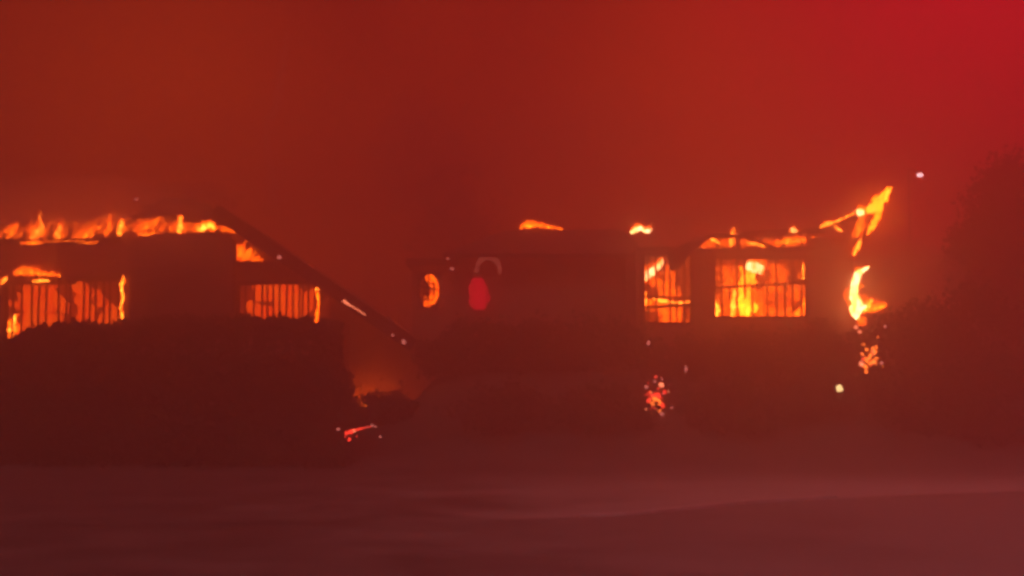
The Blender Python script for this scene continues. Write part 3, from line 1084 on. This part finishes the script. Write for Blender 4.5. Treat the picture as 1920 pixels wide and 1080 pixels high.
flame('upright flame at the top right of the large grilled window', YG + .5, [(1504, 522, 5), (1506, 505, 5), (1512, 488, 2)], 1, 0, 30)
flame('flame under the broken peak of the right roof', YG + .1, [(1370, 460, 4), (1372, 450, 6), (1374, 436, 3), (1378, 428, 1)], 1, 2, 31)
flame('streak of fire down the left rafter of the right roof', YG - .15, [(1328, 446, 2), (1338, 450, 3.4), (1348, 457, 2)], 1, 0, 32, outer=1.5)
flame('streak of fire on the sloping eave of the right roof', YG - .36, [(1402, 456, 2), (1416, 458, 2.6), (1436, 463, 1.4)], 1, 0, 33, outer=1.4)
flame('glimmering flame under the right end of the roof beam', YG + .4, [(1455, 458, 4), (1478, 454, 6), (1500, 452, 6), (1518, 452, 3), (1526, 445, 1.5)], 0, 3, 34)
flame('white ball of fire on the end of the roof beam', YG + .1, [(1481, 434, 3), (1487, 432, 5.5), (1493, 434, 3)], 2, 0, 35, outer=1.4)
flame('beaded flame at the foot of the rising barge board', YG - .4, [(1540, 426, 3.2), (1550, 421, 4), (1562, 418, 2.6), (1578, 412, 2.6), (1592, 405, 2), (1600, 400, 1.5)], 1, 0, 36, outer=1.5, wob=.9)
flame('small hanging flame under the rising barge board', YG - .3, [(1577, 434, 3), (1570, 428, 3), (1562, 422, 2)], 1, 0, 37)
flame('white ball of fire where the barge board bends up', YG - .45, [(1606, 399, 5), (1613, 398, 9), (1620, 397, 5)], 2, 0, 38, outer=1.3, solid=.8)
flame('pointed yellow flame at the tip of the barge board', YG - .4, [(1628, 396, 7), (1640, 388, 9), (1652, 376, 8), (1662, 364, 5), (1672, 352, 1.2)], 1, 2, 39, mats=('flame_mid', 'flame_core'))
flame('ragged flame trailing down under the tip of the barge board', YG - .3, [(1627, 440, 2), (1634, 428, 4.5), (1642, 414, 5.5), (1646, 400, 5), (1640, 390, 3)], 0, 2, 40, mats=('flame_mid', 'flame_mid'))
flame('dull red flame between the barge board and the wall corner', YG - .2, [(1606, 440, 7), (1612, 428, 9), (1614, 414, 6), (1620, 404, 3)], 0, 1, 41)
flame('small tongue of fire above the tall corner flame', YG - .2, [(1601, 478, 3), (1606, 468, 5), (1611, 456, 3.2), (1614, 447, 1)], 1, 0, 42)
flame('tall white hot flame at the right corner of the right house', YG - .45, [(1612, 584, 19), (1606, 572, 13), (1602, 552, 9), (1603, 532, 8), (1608, 515, 7), (1618, 507, 4), (1630, 500, 1.2)], 2, 0, 43, outer=1.7, solid=.86)
flame('hooked yellow tip at the foot of the tall corner flame', YG - .5, [(1620, 582, 7), (1630, 572, 5), (1637, 562, 1.5)], 1, 1, 44)
flame('orange flame spreading along the foot of the wall corner', YG - .1, [(1630, 582, 6), (1646, 578, 6), (1660, 574, 3)], 0, 3, 45)

# fire filling the rooms: it lights the plaster behind the bars
flame('sheet of orange fire deep in the room behind the left window', YF + 4.4, [(60, 660, 44), (64, 600, 56), (62, 560, 50), (70, 530, 24)], 0, 0, 50, outer=1.3, mats=('room_fire_dull', 'room_fire_dull'))
flame('low fire at the right of the room behind the left window', YF + 4.0, [(165, 660, 40), (172, 620, 52), (168, 580, 48), (172, 552, 30)], 0, 0, 51, outer=1.3, mats=('room_fire_dull', 'room_fire_dull'))
flame('sheet of orange fire deep in the room behind the slatted window', YF + 4.2, [(520, 670, 50), (524, 620, 74), (524, 580, 74), (520, 552, 56)], 0, 0, 52, outer=1.3, mats=('room_fire_dull', 'room_fire_dull'))
flame('flame inside the open gable above the slatted window', YF + 1.2, [(442, 488, 12), (456, 480, 14), (472, 484, 9), (490, 490, 4)], 0, 0, 53, outer=1.3, mats=('flame_outer', 'room_fire'))
flame('broad fire deep in the room behind the narrow grilled window', YG + 3.6, [(1255, 640, 26), (1262, 580, 36), (1250, 530, 28), (1262, 500, 8)], 0, 0, 54, outer=1.3, mats=('flame_outer', 'room_fire'))
flame('broad fire deep in the room behind the large grilled window', YG + 3.4, [(1455, 640, 34), (1462, 575, 44), (1448, 530, 32), (1462, 500, 8)], 0, 0, 55, outer=1.3, mats=('flame_outer', 'room_fire'))
flame('long bed of fire in the attic along the left roof', YF + 1.9, [(-60, 444, 11), (20, 440, 13), (110, 436, 14), (200, 430, 14), (290, 428, 12), (350, 428, 10), (415, 430, 7), (440, 436, 3)], 0, 0, 57, outer=1.3, mats=('flame_outer', 'room_fire'))
flame('broad fire in the left part of the room behind the large grilled window', YG + 3.8, [(1375, 640, 30), (1378, 580, 38), (1372, 535, 36), (1380, 505, 18)], 0, 0, 62, outer=1.3, mats=('flame_outer', 'room_fire'))
flame('bed of fire in the attic under the broken peak of the right roof', YG + 1.5, [(1318, 462, 5), (1350, 458, 8), (1400, 458, 8), (1460, 460, 7), (1515, 458, 3)], 0, 0, 61, cs=1.5, outer=1.3, mats=('flame_outer', 'room_fire'))
flame('low fire burning in the passage under the long sloping roof', YF + 2.95, [(640, 764, 10), (676, 762, 11), (712, 763, 11), (752, 766, 8)], 0, 0, 59, solid=.75)


# ------------------------------------------------------------------ embers
def ember_mesh(c, r, seed):
    bm = bmesh.new()
    bmesh.ops.create_icosphere(bm, subdivisions=2, radius=r)
    for v in bm.verts:
        v.co *= 1 + 0.45 * noise.noise(v.co / r * 1.3 + Vector((seed * 3.1, 0, 0)))
    bmesh.ops.translate(bm, verts=bm.verts, vec=c)
    return from_bm(bm, 'ember')


def ember(label, px, py, Y, r, mat, seed, squash=None):
    o = link('ember', ember_mesh(Vector((0, 0, 0)), r * Y / FPX, seed), mat)
    o.location = P(px, py, Y)
    if squash:
        o.scale = squash
    return tag(o, label, 'ember', 'glowing embers')


def ember_bush(label, px, py, Y, spots, seed, name='burning_shrub'):
    x = PX(px, Y)
    z0 = terrain(x, Y)
    t = thing(name, (x, Y, z0), label, 'burning shrub', 'burning shrubs on the bank')
    for i, (a, b, r, m) in enumerate(spots):
        c = P(a, b, Y - .3 + (i % 3 - 1) * .1)
        limb('twig', (x + (c.x - x) * .3, Y, z0 - .02), c, .022, .008, t, .06, seed + i)
        link('ember', ember_mesh(c, r * Y / FPX, seed + i), m, t)
    rnd = random.Random(seed)
    ms = [q[3] for q in spots]
    for i in range(26):
        c = P(px + rnd.gauss(0, 13), py + rnd.gauss(0, 18), Y - .3 + rnd.uniform(-.15, .15))
        link('ember', ember_mesh(c, rnd.uniform(.9, 2.4) * Y / FPX, seed + 40 + i), rnd.choice(ms), t)
    pts, _ = clump_points((x, Y + .15, P(px, py, Y).z), (.55, .3, .6), 20, 500, seed)
    link('charred_leaves', leaf_mesh('charred_leaves', pts, .09, seed), 'char', t)
    return t


ember_bush('shrub glowing with red embers below the narrow grilled window', 1230, 745, 29.0, [
    (1229, 752, 9, 'ember_orange'), (1222, 738, 6, 'ember_red'), (1212, 738, 4, 'ember_red'), (1240, 722, 4.5, 'ember_pale'), (1228, 715, 2.5, 'ember_dim'),
    (1246, 735, 3.5, 'ember_red'), (1209, 764, 4.5, 'ember_pale'), (1224, 766, 6, 'ember_red'), (1240, 760, 6, 'ember_red'), (1232, 744, 7, 'ember_red'), (1212, 725, 3.5, 'ember_dim'),
    (1259, 762, 4, 'ember_dim'), (1241, 776, 3.5, 'ember_dim'), (1220, 772, 4, 'ember_orange'), (1236, 768, 4, 'ember_orange'), (1216, 750, 5, 'ember_red')], 300)
rnd = random.Random(9)
sp2 = [(1615, 683, 4.5, 'ember_pale'), (1623, 688, 4, 'ember_orange'), (1624, 674, 4, 'ember_orange'), (1632, 666, 3.5, 'ember_orange'), (1640, 660, 4, 'ember_orange'), (1637, 654, 3, 'ember_orange'), (1625, 656, 3, 'ember_orange'),
       (1638, 678, 4, 'ember_orange'), (1643, 672, 2.5, 'ember_orange'), (1624, 697, 3, 'ember_orange'), (1617, 664, 2.5, 'ember_orange'), (1643, 651, 2.5, 'ember_orange'), (1631, 682, 3, 'ember_orange'), (1619, 673, 3, 'ember_red'), (1653, 681, 3.4, 'ember_dim'), (1630, 672, 3, 'ember_orange')]
ember_bush('shrub full of orange embers below the tall corner flame', 1630, 674, 29.0, sp2, 340)
sm = thing('smouldering_scraps', P(680, 812, 27.6), 'glowing pink red scraps on the ground by the hedge end', 'embers')
for i, (a, b, r, m) in enumerate(((634, 805, 2.6, 'ember_dim'), (650, 812, 3.2, 'ember_red'), (658, 810, 4, 'ember_red'), (664, 808, 2.8, 'ember_pale'), (655, 824, 3, 'ember_red'), (648, 818, 1.6, 'ember_red'), (698, 798, 2.6, 'ember_dim'), (704, 800, 1.8, 'ember_dim'), (713, 819, 2.2, 'ember_dim'), (676, 804, 1.8, 'ember_red'), (688, 801, 1.5, 'ember_dim'), (669, 818, 1.4, 'ember_red'))):
    link('ember', ember_mesh(P(a, b, 26.9), r * 26.9 / FPX, 400 + i), m, sm)
link('glowing_stick', tube_mesh('glowing_stick', [(P(648, 814, 26.9), .012), (P(660, 808, 26.9), .024), (P(668, 806, 26.9), .014), (P(684, 802, 26.9), .010), (P(698, 799, 26.9), .004)], 8, .8), 'ember_red', sm)
ember('pale yellow ember glowing on the bank below the corner flame', 1574, 728, 26.8, 6, 'ember_yellow', 1, (1, 1, 1.15))
ember('upper of two pink embers just under the tall corner flame', 1605, 614, 30.2, 3.36, 'ember_pale', 2)
ember('lower of two pink embers just under the tall corner flame', 1612, 622, 30.2, 3.20, 'ember_pale', 3)
ember('faint ember to the right of the tall corner flame', 1660, 612, 29.9, 2.80, 'ember_dim', 4)
ember('lone pink ember under the narrow grilled window', 1216, 643, 30.2, 3.20, 'ember_dim', 5, (.8, 1, 1.4))
ember('dim ember smear right above the red ember bush', 1286, 692, 29.4, 4.00, 'ember_dim', 6, (.6, 1, 1.4))
ember('tiny ember left of the pale yellow one', 1535, 735, 28.4, 2.56, 'ember_dim', 7)
ember('flat dim ember farthest left of the pale yellow one', 1502, 748, 28.2, 4.80, 'ember_dim', 8, (1.6, 1, .5))
ember('upper pale spark above the oval window', 840, 484, YM - .16, 2.72, 'ember_dim', 9)
ember('lower pale spark above the oval window', 848, 504, YM - .16, 3.04, 'ember_dim', 10, (1.3, 1, .8))
ember('pale ember at the foot of the long sloping roof', 757, 641, YF - .76, 4.40, 'ember_dim', 11)
ember('faint ember halfway down the lower sloping roof', 736, 628, YF - .76, 2.80, 'ember_dim', 12)
ember('pale ember on the upper part of the long sloping roof', 524, 483, YF - .76, 4.40, 'ember_dim', 13)
ember('faint spark above the left end of the roof patch', 255, 374, YF + 1.0, 3.20, 'ember_dim', 14)
o = link('glowing_splinter', tube_mesh('glowing_splinter', [(P(644, 564, YF - .8), .034), (P(652, 570, YF - .8), .018), (P(664, 577, YF - .8), .010), (P(686, 591, YF - .8), .010)], 8, .5), 'ember_pale')
tag(o, 'glowing streak on the edge of the long sloping roof', 'ember', 'glowing embers')

# ------------------------------------------------------------------ haze: the smoky air round everything
bm = bmesh.new()
bx(bm, -80, 80, -30, 62, -1.2, 10.8)
hz_ = link('haze', from_bm(bm, 'haze'), None)
m, N, L = new_mat('haze')
out = N.new('ShaderNodeOutputMaterial')
pv = N.new('ShaderNodeVolumePrincipled')
pv.inputs['Color'].default_value = (0.97, 0.77, 0.76, 1)
pv.inputs['Density'].default_value = 0.050
pv.inputs['Anisotropy'].default_value = 0.77
L.new(pv.outputs[0], out.inputs['Volume'])
hz_.data.materials.append(m)
hz_['kind'] = 'stuff'

# thick smoke lit by the tall corner flame
def smoke(label, px, py, Y, rx, ry, rz, dens, seed, color=(0.85, 0.62, 0.45), spine=None):
    bm = bmesh.new()
    bmesh.ops.create_icosphere(bm, subdivisions=4, radius=1.0)
    for v in bm.verts:
        k = 1 + 0.35 * noise.noise(v.co * 1.4 + Vector((seed, 0, 0))) + 0.15 * noise.noise(v.co * 3.1 + Vector((0, seed, 0)))
        v.co = Vector((v.co.x * rx * k, v.co.y * ry * k, v.co.z * rz * k))
    if spine:
        bm.free()
        me = tube_mesh('smoke', [(P(a, b, Y) - P(px, py, Y), r * Y / FPX) for a, b, r in resample(spine, 30)], 12, .7, seed)
    else:
        me = from_bm(bm, 'smoke')
    o = link('smoke', me, None)
    o.location = P(px, py, Y)
    m, N, L = new_mat('smoke')
    out = N.new('ShaderNodeOutputMaterial')
    pv = N.new('ShaderNodeVolumePrincipled')
    pv.inputs['Color'].default_value = color + (1,)
    pv.inputs['Density'].default_value = dens
    pv.inputs['Anisotropy'].default_value = 0.0
    L.new(pv.outputs[0], out.inputs['Volume'])
    o.data.materials.append(m)
    o['kind'] = 'stuff'
    return tag(o, label, 'smoke')


smoke('orange lit smoke drifting right from the tall corner flame', 1690, 530, YG + .1, 1.4, 0.9, 0.95, 0.9, 4)
smoke('glowing smoke hanging along the left roof', 110, 450, YF - .9, 3.4, 0.9, 1.1, 0.42, 9)
smoke('glowing smoke hanging before the right roof', 1400, 470, YG - 1.1, 3.0, 0.8, 1.2, 0.38, 14)
smoke('dark plume of smoke over the gap between left and middle house', 800, 300, 40.0, 1.7, 1.2, 1.7, 0.16, 21, (0.5, 0.3, 0.3))
smoke('dark smoke rolling off the left roof patch', 350, 372, YF + 3.4, 1.5, .8, .42, 0.5, 27, (0.4, 0.22, 0.2))
smoke('faint smoke bank over the middle house', 1090, 250, 42.0, 2.6, 1.5, 1.5, 0.07, 33, (0.6, 0.4, 0.4))
smoke('thin pale wisp of smoke rising behind the left house', 512, 380, 36.5, 1, 1, 1, 1.4, 35, (0.97, 0.9, 0.85), [(514, 385, 7), (513, 340, 9), (503, 290, 8), (500, 240, 7), (516, 200, 9), (526, 150, 8), (534, 90, 7), (540, 60, 5)])
smoke('orange lit smoke round the tip of the rising barge board', 1630, 400, YG - .3, .9, .7, .8, 0.45, 41)
smoke('glowing smoke rolling up from the left roof', 140, 385, YF + .8, 3.0, 1.0, .7, 0.4, 44)
